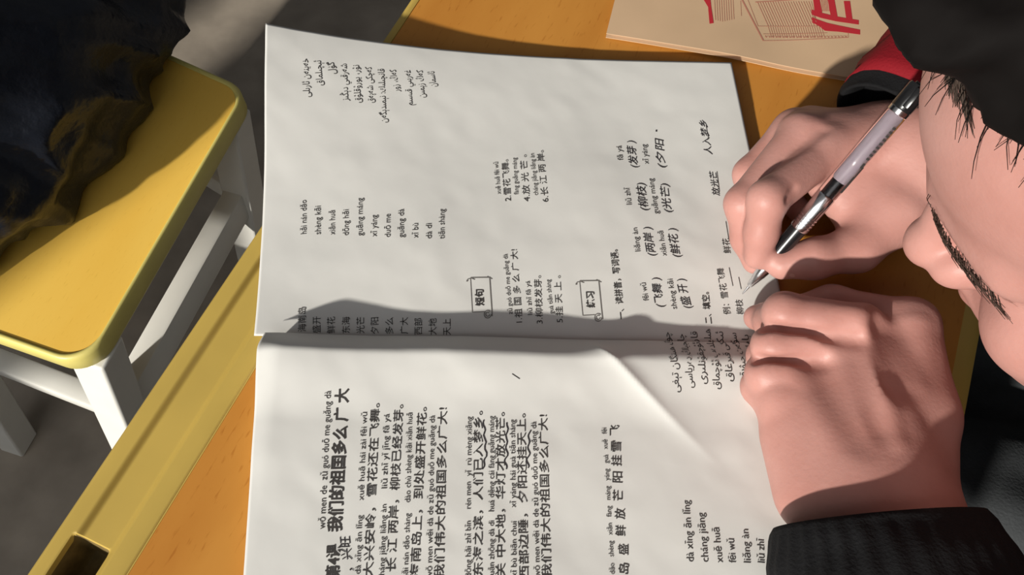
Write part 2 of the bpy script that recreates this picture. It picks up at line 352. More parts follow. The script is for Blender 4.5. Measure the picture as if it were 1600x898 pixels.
# ---- lettering
AR = {'ئ': (0xFE89, 0xFE8A, 0xFE8B, 0xFE8C), 'ا': (0xFE8D, 0xFE8E, 0, 0), 'ە': (0xFEE9, 0xFEEA, 0, 0), 'ب': (0xFE8F, 0xFE90, 0xFE91, 0xFE92),
 'پ': (0xFB56, 0xFB57, 0xFB58, 0xFB59), 'ت': (0xFE95, 0xFE96, 0xFE97, 0xFE98), 'چ': (0xFB7A, 0xFB7B, 0xFB7C, 0xFB7D), 'ج': (0xFE9D, 0xFE9E, 0xFE9F, 0xFEA0),
 'خ': (0xFEA5, 0xFEA6, 0xFEA7, 0xFEA8), 'د': (0xFEA9, 0xFEAA, 0, 0), 'ر': (0xFEAD, 0xFEAE, 0, 0), 'ز': (0xFEAF, 0xFEB0, 0, 0), 'س': (0xFEB1, 0xFEB2, 0xFEB3, 0xFEB4),
 'ش': (0xFEB5, 0xFEB6, 0xFEB7, 0xFEB8), 'غ': (0xFECD, 0xFECE, 0xFECF, 0xFED0), 'ق': (0xFED5, 0xFED6, 0xFED7, 0xFED8), 'ك': (0xFED9, 0xFEDA, 0xFEDB, 0xFEDC),
 'گ': (0xFB92, 0xFB93, 0xFB94, 0xFB95), 'ڭ': (0xFBD3, 0xFBD4, 0xFBD5, 0xFBD6), 'ل': (0xFEDD, 0xFEDE, 0xFEDF, 0xFEE0), 'م': (0xFEE1, 0xFEE2, 0xFEE3, 0xFEE4),
 'ن': (0xFEE5, 0xFEE6, 0xFEE7, 0xFEE8), 'ھ': (0xFBAA, 0xFBAB, 0xFBAC, 0xFBAD), 'و': (0xFEED, 0xFEEE, 0, 0), 'ۇ': (0xFBD7, 0xFBD8, 0, 0), 'ۆ': (0xFBD9, 0xFBDA, 0, 0),
 'ۈ': (0xFBDB, 0xFBDC, 0, 0), 'ۋ': (0xFBDE, 0xFBDF, 0, 0), 'ې': (0xFBE4, 0xFBE5, 0xFBE6, 0xFBE7), 'ى': (0xFEEF, 0xFEF0, 0xFBE8, 0xFBE9), 'ي': (0xFEF1, 0xFEF2, 0xFEF3, 0xFEF4)}
def shape(t):
    out = []
    for i, c in enumerate(t):
        if c not in AR: out.append(c); continue
        f = AR[c]; p = t[i-1] if i else ' '; n = t[i+1] if i+1 < len(t) else ' '
        jp = p in AR and AR[p][2]; jn = bool(f[2]) and n in AR
        out.append(chr(f[3] if jp and jn else f[1] if jp else f[2] if jn else f[0]))
    return ''.join(reversed(out))
_cache = {}
DG = None
def glyphs(text, bold=0., shear=0.):
    key = (text, bold, shear)
    if key in _cache: return _cache[key]
    cu = bpy.data.curves.new('t', 'FONT'); cu.body = text; cu.size = 1; cu.offset = bold; cu.shear = shear; cu.resolution_u = 2; cu.fill_mode = 'FRONT'
    ob = bpy.data.objects.new('t', cu); COL.objects.link(ob)
    dg = bpy.context.evaluated_depsgraph_get(); me = bpy.data.meshes.new_from_object(ob.evaluated_get(dg))
    V = np.empty(len(me.vertices)*3); me.vertices.foreach_get('co', V); V = V.reshape(-1, 3)[:, :2]; F = [tuple(p.vertices) for p in me.polygons]
    bpy.data.objects.remove(ob); bpy.data.curves.remove(cu); bpy.data.meshes.remove(me)
    _cache[key] = (V, F); return V, F
class Ink:
    def __init__(s): s.V = []; s.F = []; s.n = 0
    def put(s, XY, F, off=.00022):
        z = page_z(XY[:, 0], XY[:, 1])+off; s.V.append(np.column_stack([XY, z])); s.F += [tuple(i+s.n for i in f) for f in F]; s.n += len(XY)
    def line(s, text, x0, y0, x1, y1, size, mid=.37, bold=0., shear=0., thick=1.0):
        """text running from pixel (x0,y0) to (x1,y1) along its centre line; size = em height in pixels"""
        V, F = glyphs(text, bold, shear)
        if not len(V): return
        P0 = page_at(x0, y0)[:2]; P1 = page_at(x1, y1)[:2]; Lm = np.linalg.norm(P1-P0); e = (P1-P0)/Lm; up = np.array([-e[1], e[0]])
        pm = page_at((x0+x1)/2, (y0+y1)/2); px = (FPX/((pm-CAMP)@VIEW)); em = size/px
        lo, hi = V[:, 0].min(), V[:, 0].max(); X = (V[:, 0]-lo)/max(hi-lo, 1e-6)*Lm; Y = (V[:, 1]-mid)*em
        s.put(P0+X[:, None]*e+Y[:, None]*up, F)
    def poly(s, pts, wpx, jit=0):
        P = [page_at(*p)[:2] for p in pts]; Q = []
        for a, b_ in zip(P[:-1], P[1:]):
            n = max(1, int(np.linalg.norm(b_-a)/.003)); Q += [a+(b_-a)*k/n for k in range(n)]
        Q.append(P[-1]); Q = np.array(Q); T = np.gradient(Q, axis=0); T /= np.linalg.norm(T, axis=1)[:, None]+1e-12; N = np.column_stack([-T[:, 1], T[:, 0]])
        h = wpx/2800/2*1.0; XY = np.concatenate([Q+N*h, Q-N*h]); n = len(Q)
        s.put(XY, [(i, i+1, n+i+1, n+i) for i in range(n-1)])
    def build(s, name, m, parent):
        return mesh_np(name, np.concatenate(s.V), s.F, m, parent, smooth=False) if s.V else None
U = Ink(); D = Ink(); HW = Ink(); HD = Ink(); FRS = []; ULS = []; WVS = []
for t, x0, y0, x1, y1 in (('خەينەن ئارىلى', 481, 152, 478, 92), ('ئېچىلماق', 501.5, 134, 498, 95), ('گۈل', 521, 116, 518, 97), ('شەرقىي دېڭىز', 541, 158, 538.5, 100),
    ('نۇر، يورۇقلۇق', 561, 161, 557.5, 102), ('كەچكى شەپەق', 581, 161, 577, 105), ('قانچىلىك: نېمىدېگەن', 601, 192, 597, 108), ('كەڭ، زور', 621, 144, 615, 109),
    ('غەربىي قىسىم', 641.5, 165, 638, 110), ('كەڭ زېمىن', 660.5, 153, 657, 110), ('ئاسمان', 678.5, 136, 675, 112)):
    U.line(shape(t), x0, y0, x1, y1, 14.5, .22)
for t, x, y0, y1 in (('hǎi nán dǎo', 474.8, 365.7, 312.8), ('shèng kāi', 497, 366.5, 322), ('xiān huā', 519.3, 367, 329), ('dōng hǎi', 540.7, 368, 327.6), ('guāng máng', 562.5, 368.8, 309.5),
    ('xī yáng', 584.7, 370, 336), ('duō me', 606, 370.7, 334.5), ('guǎng dà', 627, 371.5, 326.7), ('xī bù', 649.3, 372, 349), ('dà dì', 670.4, 373, 349), ('tiān shàng', 690.5, 373.5, 326.7)):
    U.line(t, x, y0, x, y1, 13.5, .30)
for t, x, y1 in (('海南岛', 472, 480), ('盛开', 494.8, 494.5), ('鲜花', 517.4, 495), ('东海', 540.7, 495), ('光芒', 563.3, 495.4), ('夕阳', 585.5, 496), ('多么', 608.4, 496), ('广大', 631.5, 496),
    ('西部', 653.7, 497), ('大地', 676, 497.5), ('天上', 698.3, 498)):
    U.line(t, x, y1+12.6*len(t)+.5, x, y1, 14)
for t, x0, y0, x1, y1, sz, bo in (('短句', 750, 478, 748.5, 452, 15, .022),
    ('zǔ guó duō me guǎng dà', 797.5, 491, 789.5, 397, 10.5, 0), ('1.祖 国 多 么 广 大!', 811, 504, 802.5, 390, 13, 0), ('liǔ zhī fā yá', 828.6, 492, 824.6, 439, 10.5, 0), ('3.柳枝发芽。', 843, 505.7, 839.6, 430.5, 13, 0),
    ('guà tiān shàng', 862, 490.6, 856.3, 437, 10.5, 0), ('5.挂 天 上 。', 874.4, 504, 870.3, 430.5, 13, 0), ('xuě huā fēi wǔ', 779.5, 303.5, 775, 253.4, 10.5, 0), ('2.雪花飞舞。', 793.5, 314.5, 788.5, 249.4, 13, 0),
    ('fàng guāng máng', 807, 304.2, 803.5, 246.7, 10.5, 0), ('4.放 光 芒 。', 823, 315.2, 817, 241.7, 13, 0), ('cháng jiāng liǎng àn', 837.6, 305.2, 831.3, 240, 10.5, 0), ('6.长 江 两 岸。', 852, 316, 843.6, 235, 13, 0),
    ('练习', 923.5, 481, 921.5, 455.5, 15, .022), ('一、读拼音，写词语。', 970.6, 499, 959, 390, 13.5, .012),
    ('fēi wǔ', 1010, 470, 1005, 442, 12.5, 0), ('shèng kāi', 1054, 483, 1047, 436, 12.5, 0), ('liǎng àn', 997, 393, 991.6, 356, 12.5, 0), ('xiān huā', 1038, 400, 1032, 361, 12.5, 0), ('liǔ zhī', 983.4, 320, 979.5, 293.5, 12.5, 0),
    ('guāng máng', 1025.5, 334.4, 1016.5, 279, 12.5, 0), ('fā yá', 970, 250.6, 967, 227.7, 12.5, 0), ('xī yáng', 1010, 256.5, 1006, 225.7, 12.5, 0), ('二、填空。', 1107.3, 506, 1101.4, 456.4, 13.5, .012),
    ('例：雪花飞舞', 1136.5, 491.4, 1124.8, 419.3, 13, 0), ('柳枝', 1157, 491.4, 1154, 468, 13, 0), ('鲜花', 1136.5, 396, 1133.4, 372.6, 13, 0)):
    U.line(t, x0, y0, x1, y1, sz, .30 if t[0].isascii() and t[0].isalpha() or t[0] in 'ǎ' else .37, bo)
for t, x0, y0, x1, y1, sz in (('(飞舞 )', 1031, 480, 1023.5, 434, 17), ('(盛 开 )', 1074, 482, 1062.5, 436, 17), ('(两岸 )', 1017.7, 400, 1010, 355, 17), ('(鲜花 )', 1056.6, 402, 1049, 357, 17),
    ('(柳枝)', 1006, 329, 1000, 286, 17), ('(光芒)', 1043, 332, 1037, 287, 16), ('(发芽 )', 990.4, 262, 984.5, 220, 16), ('(夕阳', 1033, 262, 1029.4, 216, 16), ('放光芒', 1119, 306.4, 1113, 267.4, 13), ('人入梦乡', 1107.3, 242, 1097.5, 187.5, 14)):
    HW.line(t, x0, y0, x1, y1, sz, .37, .004, .18)
DOT = Ink(); DOT.poly([(1025.5, 206), (1025.5, 203)], 2.6)
for pts in ([(1145, 447), (1139, 418)], [(1158, 452), (1154, 433)], [(1138.5, 374), (1134, 346)], [(1124, 300), (1120, 268)], [(1107, 218), (1103, 196)]): ULS.append(Ink()); ULS[-1].poly(pts, 1.0)
for ox, oy, dx in ((735, 434, 0), (905.5, 439, 2)):             # little scroll frames round the two headings
    FR = Ink(); FRS.append(FR); FR.poly([(ox, oy), (ox+31, oy-.5)], 1.6); FR.poly([(ox, oy), (ox+3+dx, oy+54)], 1.0); FR.poly([(ox+30, oy), (ox+34+dx, oy+60)], 1.6); FR.poly([(ox+3+dx, oy+54), (ox+22+dx, oy+53)], 1.0)
    for r in (3, 5.5): FR.poly([(ox+27+dx+r*math.cos(q), oy+57+r*1.1*math.sin(q)) for q in np.linspace(0, 5.5, 12)], 1.3)
    FR.poly([(ox-6, oy+6), (ox-4, oy+2), (ox+2, oy+1), (ox+7, oy+3)], 1.2); FR.poly([(ox-5, oy+6), (ox-5, oy+3.4)], 2.4); FR.poly([(ox+26, oy-2), (ox+34, oy+2)], 1.2)
# lower page
def L(t, x0, y0, x1, y1, sz, bo=0, ink=None, mid=None, sh=0): (ink or D).line(t, x0, y0, x1, y1, sz, mid if mid is not None else (.30 if (t[0].isascii() or t[0] in 'āá') else .37), bo, sh)
L('wǒ men de  zǔ guó duō me guǎng dà', 503, 826.6, 512.6, 610.6, 15)
L('第4课', 519.5, 904, 521.3, 850, 24, .024); L('我们的祖国多么 广 大', 522.6, 831, 534.5, 607, 24.5, .024)
L('，兴旺', 544, 893, 538.5, 837, 19, .002, HD, .37, .15)
L('dà xīng ān lǐng', 559, 897, 562.3, 805, 13); L('xuě huā hái zài fēi wǔ', 564, 782, 569.8, 644, 13); L('大兴安岭，雪花还在飞舞。', 574.6, 902, 586, 630, 17.2, .004)
L('cháng jiāng liǎng àn', 596, 906, 600, 788, 13); L('liǔ zhī yǐ jīng fā yá', 600.7, 763, 604.5, 646.6, 13); L('长 江 两岸，柳枝已经发芽。', 610, 893, 623, 632, 17.2, .004)
L('hǎi nán dǎo shàng', 633, 904, 637, 802, 13); L('dào chù shèng kāi xiān huā', 637, 785, 640.5, 645, 13); L('海南岛上，到处盛开鲜花。', 647.6, 904, 659.5, 636, 17.2, .004)
L('wǒ men wěi dà de zǔ guó duō me guǎng dà', 670.6, 904, 675.5, 649, 13); L('我们伟大的祖国多么广大!', 685.6, 906, 691.5, 637, 17.2, .004)
L('dōng hǎi zhī bīn', 731.7, 902, 731.7, 814, 13); L('rén men', 731.7, 795, 731.7, 753, 13); L('yǐ  rù mèng xiāng', 732.3, 744, 733.2, 651, 13); L('东海之滨，人们已入梦乡。', 746.5, 900, 747, 642, 16.8, .004)
L('guān zhōng dà dì', 768, 905, 768, 813.5, 13); L('huá dēng cái fàng guāng máng', 768, 799, 768, 650, 13); L('关 中大地，华灯才放光芒。', 781.8, 902, 781.5, 644, 16.8, .004)
L('xī bù biān chuí', 803, 902, 803, 814, 13); L('xī yáng hái guà tiān shàng', 802, 793, 800.7, 655.6, 13); L('西部边陲，夕阳还挂天上。', 818.6, 906, 814, 646, 16.8, .004)
L('wǒ men wěi dà de zǔ guó duō me guǎng dà', 839.6, 902, 833.8, 658.7, 13); L('我们伟大的祖国多么广大!', 854.2, 904, 848, 648, 16.8, .004)
L('dǎo shèng xiān fàng máng yáng guà xuě fēi'.replace(' ', '   '), 957, 897, 944, 668.5, 11.5)
for c, x, y in (('岛', 974.7, 888), ('盛', 973.8, 858.4), ('鲜', 969.4, 829), ('放', 968.5, 802.6), ('芒', 965.4, 774), ('阳', 964.5, 745.4), ('挂', 963, 719.7), ('雪', 962.3, 697.4), ('飞', 960, 672.6)): L(c, x, y+8.5, x, y-8.5, 18, .006)
L('dà xīng ān lǐng', 1079, 877.5, 1072, 781.6, 16.5); L('cháng jiāng', 1102, 878, 1095, 801, 16.5); L('xuě huā', 1124.5, 879, 1118.5, 824.4, 16.5); L('fēi wǔ', 1145, 879, 1141.8, 841.6, 16.5)
L('liǎng àn', 1168, 879, 1164, 826.7, 16.5); L('liǔ zhī', 1189.7, 879, 1188.3, 841.6, 16.5); L('yǐ jīng', 1212.8, 880, 1210.5, 841, 16.5); L('14', 1245.5, 790.6, 1244, 779, 14)
for t, x0, y0, x1, y1 in (('چوڭ ھىنگان تېغى', 1057.5, 613, 1043, 519), ('چاڭجياڭ دەرياسى', 1079, 606, 1065, 522), ('قار ئۇچقۇنلىرى', 1099, 600, 1086, 518), ('ھىلپىلدەپ ئۇچماق', 1121, 608, 1106.5, 514),
    ('ئىككى قىرغاق', 1141, 596, 1126, 518), ('سۆگەت چىۋىقى', 1162.5, 600, 1147, 520), ('باھار كەلدى', 1180, 600, 1166, 523)):
    D.line(shape(t), x0, y0, x1, y1, 16, .22)
for base in ([(755.8, 656), (757, 680), (759.5, 713), (757, 722), (753.5, 733)], [(793, 660), (791, 690), (792, 712), (789, 722), (791, 733)], [(828, 672), (825.5, 690), (826.5, 708), (824, 718), (825, 731)]):
    pts = []
    for (xa, ya), (xb, yb) in zip(base[:-1], base[1:]):
        for k in range(6): t = k/6; y = ya+(yb-ya)*t; pts.append((xa+(xb-xa)*t+1.6*math.sin(y*.33), y))
    pts.append(base[-1]); WVS.append(Ink()); WVS[-1].poly(pts, 1.9)
TICK = Ink(); TICK.poly([(800, 584), (806, 588), (812, 592)], 1.0); 
U.build('printed_text', M['ink'], page_up); HW.build('handwriting', M['pencil'], page_up)['label'] = 'words written by hand in dark ink'; [q.build('heading_frame', M['greyink'], page_up) for q in FRS]; DOT.build('ink_dot', M['pencil'], page_up); TICK.build('ink_tick', M['pencil'], page_dn); [q.build('underline', M['ink'], page_up) for q in ULS]
D.build('printed_text', M['ink'], page_dn); HD.build('handwriting', M['pencil'], page_dn)['label'] = 'word written by hand in dark ink'; [q.build('wavy_underline', M['pencil'], page_dn) for q in WVS]

# ------------------------------------------------------------------ tan exercise book, top right
KB = at(948, 48, .757)[:2]; be = unit(at(1340, 118, .757)[:2]-KB); bn = np.array([-be[1], be[0]]); BT = .7542
tan = empty('exercise_book', 'tan soft-covered exercise book with red printing at the top edge of the desk', 'book', (*(KB+be*.1+bn*.1), DESK))
def tz(u, v): return BT + .0016*math.exp(-((u-.085)/.03)**2)*math.exp(-(v/.03)**2) + .0008*math.sin(u*40+v*25)*math.exp(-v/.05)
def tsheet(name, z_off, th, inset, m):
    nu, nv = 50, 50; V = []; F = []
    for i in range(nu):
        for j in range(nv):
            u = inset+(.205-2*inset)*i/(nu-1); v = inset+(.27-2*inset)*j/(nv-1); p = KB+be*u+bn*v; z = tz(u, v)+z_off; V += [(p[0], p[1], z), (p[0], p[1], z-th)]
    I = lambda i, j, k: (i*nv+j)*2+k
    for i in range(nu-1):
        for j in range(nv-1): F += [(I(i, j, 0), I(i+1, j, 0), I(i+1, j+1, 0), I(i, j+1, 0)), (I(i, j, 1), I(i, j+1, 1), I(i+1, j+1, 1), I(i+1, j, 1))]
    for i in range(nu-1): F += [(I(i, 0, 0), I(i, 0, 1), I(i+1, 0, 1), I(i+1, 0, 0)), (I(i, nv-1, 0), I(i+1, nv-1, 0), I(i+1, nv-1, 1), I(i, nv-1, 1))]
    for j in range(nv-1): F += [(I(0, j, 0), I(0, j+1, 0), I(0, j+1, 1), I(0, j, 1)), (I(nu-1, j, 0), I(nu-1, j, 1), I(nu-1, j+1, 1), I(nu-1, j+1, 0))]
    q = MB(); q.add(V, F); return q.build(name, m, tan)
cov = tsheet('cover', .0004, .0004, 0, M['tan']); tsheet('leaves', -.0002, .0028, .0035, M['edge']); tsheet('back_cover', -.0031, .0004, 0, M['tan'])
class TInk:
    def __init__(s): s.V = []; s.F = []
    def quad(s, pts):
        P = [at(1080+x*.2, y*.2, BT) for x, y in pts]; b0 = len(s.V)
        for p in P: u = (p[:2]-KB)@be; v = (p[:2]-KB)@bn; s.V.append((p[0], p[1], tz(u, v)+.0006))
        s.F.append(tuple(range(b0, b0+len(P))))
    def seg(s, a, c, wd):
        a, c = np.array(a, float), np.array(c, float); e = unit(c-a); n = np.array([-e[1], e[0]])*wd/2; k = max(1, int(np.linalg.norm(c-a)/40))
        for i in range(k): p, q = a+(c-a)*i/k, a+(c-a)*(i+1)/k; s.quad([p+n, q+n, q-n, p-n])
    def build(s, name, m): return mesh_np(name, s.V, s.F, m, cov, smooth=False)
R_ = TInk(); P_ = TInk()
for q in ([(935, 80), (1010, 105), (1010, 146), (940, 120)], [(1010, 105), (1130, 135), (1130, 174), (1010, 146)], [(1130, 135), (1305, 165), (1305, 200), (1130, 174)],
          [(940, 140), (990, 160), (990, 205), (940, 180)], [(990, 160), (1060, 185), (1060, 248), (1040, 245), (990, 205)], [(1060, 185), (1150, 206), (1150, 255), (1060, 248)], [(1150, 206), (1315, 240), (1315, 278), (1150, 255)],
          [(945, -40), (995, -40), (1002, 10), (1020, 106), (960, 92)], [(1055, -40), (1108, -40), (1140, 140), (1085, 124)], [(1188, 15), (1237, 15), (1256, 160), (1206, 148)],
          ): R_.quad(q)
R2_ = TInk()
for q in ([(70, -40), (145, -40), (155, 60), (130, 60)], [(130, 60), (155, 60), (172, 190), (140, 195)]): R2_.quad(q)
for k in range(7): R_.seg((1010+k*11, -30), (1022+k*11, 95), 2.5)
R_.build('red_lettering', M['red']); R2_.build('red_emblem', M['red'])
P_.seg((375, -40), (560, 325), 11); P_.seg((560, 325), (1225, 300), 4); P_.seg((425, -40), (520, 210), 3); P_.seg((520, 210), (990, 210), 3); P_.seg((500, 20), (940, -5), 7); P_.seg((1225, 300), (1222, 262), 3); P_.seg((560, 272), (1060, 262), 3)
for k in range(22):
    x = 515+k*20; P_.seg((x, 16), (min(x+85, 985), 208), 3.0 if k % 2 else 4.5)
for k in range(24): x = 600+k*18; P_.seg((x, 214), (x+25, 300), 3.2)
for k in range(24):
    x = 575+k*27; P_.seg((x, 285), (x+9, 300), 5); P_.seg((x+9, 300), (x+18, 285), 4)
for k in range(9): x = 180+k*18; P_.seg((x, -30), (x+8, 178-4*abs(k-3)), 3.5)
P_.seg((385, 10), (390, 130), 3)
P_.build('line_drawing', M['pink'])['label'] = 'pale red line drawing of a building'

# ------------------------------------------------------------------ signed-distance surfaces for bodies
def rc(a, b_, ra, rb, k=.005, sub=False): return ('rc', np.array(a, float), np.array(b_, float), ra, rb, k, sub)
def el(c, R, r, k=.006, sub=False): return ('el', np.array(c, float), np.array(R, float), np.array(r, float), None, k, sub)
def grp(ops, k): return ('grp', ops, None, None, None, k, False)
def plane(p, n, k=.004): return ('pl', np.array(p, float), unit(n), None, None, k, False)     # keep the side n points away from
def prim(p, P):
    if p[0] == 'rc':
        ba = p[2]-p[1]; pa_ = P-p[1]; h = np.clip((pa_@ba)/max(ba@ba, 1e-12), 0, 1)
        return np.sqrt(((pa_-h[:, None]*ba)**2).sum(1))-(p[3]+(p[4]-p[3])*h)
    if p[0] == 'el':
        q = (P-p[1])@p[2].T; k0 = np.sqrt(((q/p[3])**2).sum(1)); k1 = np.sqrt(((q/p[3]**2)**2).sum(1))+1e-9
        return np.where(k0 < 1e-6, -p[3].min(), k0*(k0-1)/k1)
    if p[0] == 'pl': return (P-p[1])@p[2]
def near(p, c, rad):
    if p[0] == 'grp': return any(near(q, c, rad) for q in p[1])
    if p[0] == 'pl': return True
    if p[0] == 'el': return np.linalg.norm(c-p[1])-p[3].max() < rad
    return prim(p, c[None])[0] < rad
def smin(a, b_, k):
    h = np.maximum(k-np.abs(a-b_), 0)/k; return np.minimum(a, b_)-h*h*k*.25
def field(ops, P, c, rad):
    d = np.full(len(P), 1.0)
    for p in ops:
        if not near(p, c, rad): continue
        if p[0] == 'grp': d = smin(d, field(p[1], P, c, rad), p[5])
        elif p[0] == 'pl': d = -smin(-d, -prim(p, P), p[5])
        elif p[6]: d = -smin(-d, prim(p, P), p[5])
        else: d = smin(d, prim(p, P), p[5])
    return d
def flat(ops):
    for p in ops:
        if p[0] == 'grp': yield from flat(p[1])
        elif p[0] != 'pl' and not p[6]: yield p
def surface(ops, h, N=20):
    lo = np.full(3, 1e9); hi = -lo
    for p in flat(ops):
        if p[0] == 'rc': lo = np.minimum(lo, np.minimum(p[1]-p[3], p[2]-p[4])); hi = np.maximum(hi, np.maximum(p[1]+p[3], p[2]+p[4]))
        else: lo = np.minimum(lo, p[1]-p[3].max()); hi = np.maximum(hi, p[1]+p[3].max())
    lo -= 4*h; hi += 4*h; nb = np.ceil((hi-lo)/(N*h)).astype(int)
    half = N*h*.5*math.sqrt(3); base = np.stack(np.meshgrid(*[np.arange(N+1)]*3, indexing='ij'), -1).reshape(-1, 3)
    C = np.stack(np.meshgrid(*[np.arange(n) for n in nb], indexing='ij'), -1).reshape(-1, 3); CW = lo+(C+.5)*N*h
    keep = np.zeros(len(C), bool)
    for p in flat(ops): keep |= (np.linalg.norm(CW-p[1], axis=1)-p[3].max() < half+.02) if p[0] == 'el' else (prim(p, CW) < half+.02)
    keys, pos, quads = [], [], []
    BIG = 1 << 20
    K = lambda g: (g[:, 0].astype(np.int64)*BIG+g[:, 1])*BIG+g[:, 2]
    offs = np.array([(i, j, k) for i in (0, 1) for j in (0, 1) for k in (0, 1)])
    edges = [(0, 1), (2, 3), (4, 5), (6, 7), (0, 2), (1, 3), (4, 6), (5, 7), (0, 4), (1, 5), (2, 6), (3, 7)]
    for cc, cw in zip(C[keep], CW[keep]):
        dc = field(ops, cw[None], cw, half+.03)[0]
        if abs(dc) > half*1.6+.01: continue
        g0 = cc*N; P = lo+(g0+base)*h; d = field(ops, P, cw, half+.03).reshape(N+1, N+1, N+1)
        s = d < 0
        if s.all() or not s.any(): continue
        cs = np.stack([d[a:N+a, b_:N+b_, c:N+c] for a, b_, c in offs], -1).reshape(-1, 8); sg = cs < 0; act = ~(sg.all(1) | (~sg).all(1))
        cell = np.stack(np.meshgrid(*[np.arange(N)]*3, indexing='ij'), -1).reshape(-1, 3)[act]; cs = cs[act]
        acc = np.zeros((len(cs), 3)); cnt = np.zeros(len(cs))
        for a, b_ in edges:
            x, y = cs[:, a], cs[:, b_]; m = (x < 0) != (y < 0); t = np.where(m, x/np.where(m, x-y, 1), 0)
            acc += np.where(m[:, None], offs[a]+(offs[b_]-offs[a])*t[:, None], 0); cnt += m
        keys.append(K(cell+g0)); pos.append(lo+(cell+g0+acc/cnt[:, None])*h)
        for ax in range(3):
            sl0 = [slice(0, N)]*3; sl1 = list(sl0); sl1[ax] = slice(1, N+1)
            x, y = s[tuple(sl0)], s[tuple(sl1)]; E = np.argwhere(x != y)
            if not len(E): continue
            fl = x[tuple(E.T)]; G = E+g0; a1, a2 = (ax+1) % 3, (ax+2) % 3; u = np.zeros(3, int); u[a1] = 1; v = np.zeros(3, int); v[a2] = 1
            q = np.stack([K(G-u-v), K(G-v), K(G), K(G-u)], 1); q[~fl] = q[~fl][:, ::-1]; quads.append(q)
    keys = np.concatenate(keys); pos = np.concatenate(pos); Q = np.concatenate(quads); o = np.argsort(keys); ks = keys[o]
    ix = np.searchsorted(ks, Q); ix = np.clip(ix, 0, len(ks)-1); ok = (ks[ix] == Q).all(1); F = o[ix[ok]]
    return pos, F
def vnormals(V, F):
    n = np.cross(V[F[:, 2]]-V[F[:, 0]], V[F[:, 3]]-V[F[:, 1]]); N = np.zeros_like(V)
    for k in range(4): np.add.at(N, F[:, k], n)
    return N/(np.linalg.norm(N, axis=1)[:, None]+1e-12)
def relax(V, F, it=2, lam=.5):
    for _ in range(it):
        S = np.zeros_like(V); c = np.zeros(len(V))
        for k in range(4):
            for j in (F[:, (k+1) % 4], F[:, (k+3) % 4]): np.add.at(S, F[:, k], V[j]); np.add.at(c, F[:, k], 1)
        V = V+lam*(S/np.maximum(c, 1)[:, None]-V)
    return V

# ------------------------------------------------------------------ the writer
def head_ops(O, R, s=1.0):
    """O head centre, R columns F, L, U; millimetres in head space (forward, left, up)"""
    X = lambda f, l, u: np.asarray(O)+R@np.array([f, l, u])*s/1000
    E = lambda c, r, k, sub=False: el(X(*c), R.T, np.array(r)*s/1000, k*s/1000, sub)
    C = lambda a, b_, ra, rb, k, sub=False: rc(X(*a), X(*b_), ra*s/1000, rb*s/1000, k*s/1000, sub)
    o = [E((-12, 0, 34), (96, 76, 84), 10), E((28, 0, -30), (58, 58, 82), 30), E((42, 0, 42), (48, 58, 52), 25)]
    for q in (1, -1):
        o += [C((88, q*10, 10), (70, q*46, 12), 8, 7, 16), E((62, q*45, -30), (24, 22, 20), 18), E((55, q*36, -58), (30, 26, 30), 22)]
    o += [E((72, 0, -70), (27, 32, 26), 16), E((76, 0, -100), (21, 24, 17), 16)]
    for q in (1, -1): o += [C((70, q*18, -100), (2, q*58, -62), 15, 18, 20)]
    for q in (1, -1): o += [E((92, q*31, -4), (13, 19, 11), 12, True), E((70, q*31, -5), (15, 17, 14), 5), C((83, q*16, -11), (79, q*44, -8), 1.6, 1.2, 3)]
    o += [C((86, 0, 6), (104, 0, -32), 8, 9, 9), E((106, 0, -37), (11.5, 11, 10), 8), E((93, 0, -42), (13, 15, 9), 6)]
    for q in (1, -1): o += [E((95, q*13, -39), (12, 8, 9.5), 5), E((99, q*7, -49), (5, 3.2, 5), 2.5, True)]
    o += [C((97, 0, -63), (84, 22, -72), 6, 3.5, 6), C((97, 0, -63), (84, -22, -72), 6, 3.5, 6), C((95, 0, -78), (83, 20, -74), 7, 4, 6), C((95, 0, -78), (83, -20, -74), 7, 4, 6), C((104, 16, -71), (104, -16, -71), 1.3, 1.3, 2, True)]
    for q in (1, -1): o += [E((-6, q*77, -4), (17, 7, 31), 8), E((-2, q*84, 0), (9, 6, 16), 5, True)]
    return o, X
HO = A3(.243, -.047, .940)
HF = unit(A3(-.78, .22, -.585)); HU = A3(-.58, .135, .80); HU = unit(HU-HF*(HU@HF)); HL = np.cross(HU, HF); HR = np.stack([HF, HL, HU], 1)
hops, HX = head_ops(HO, HR)
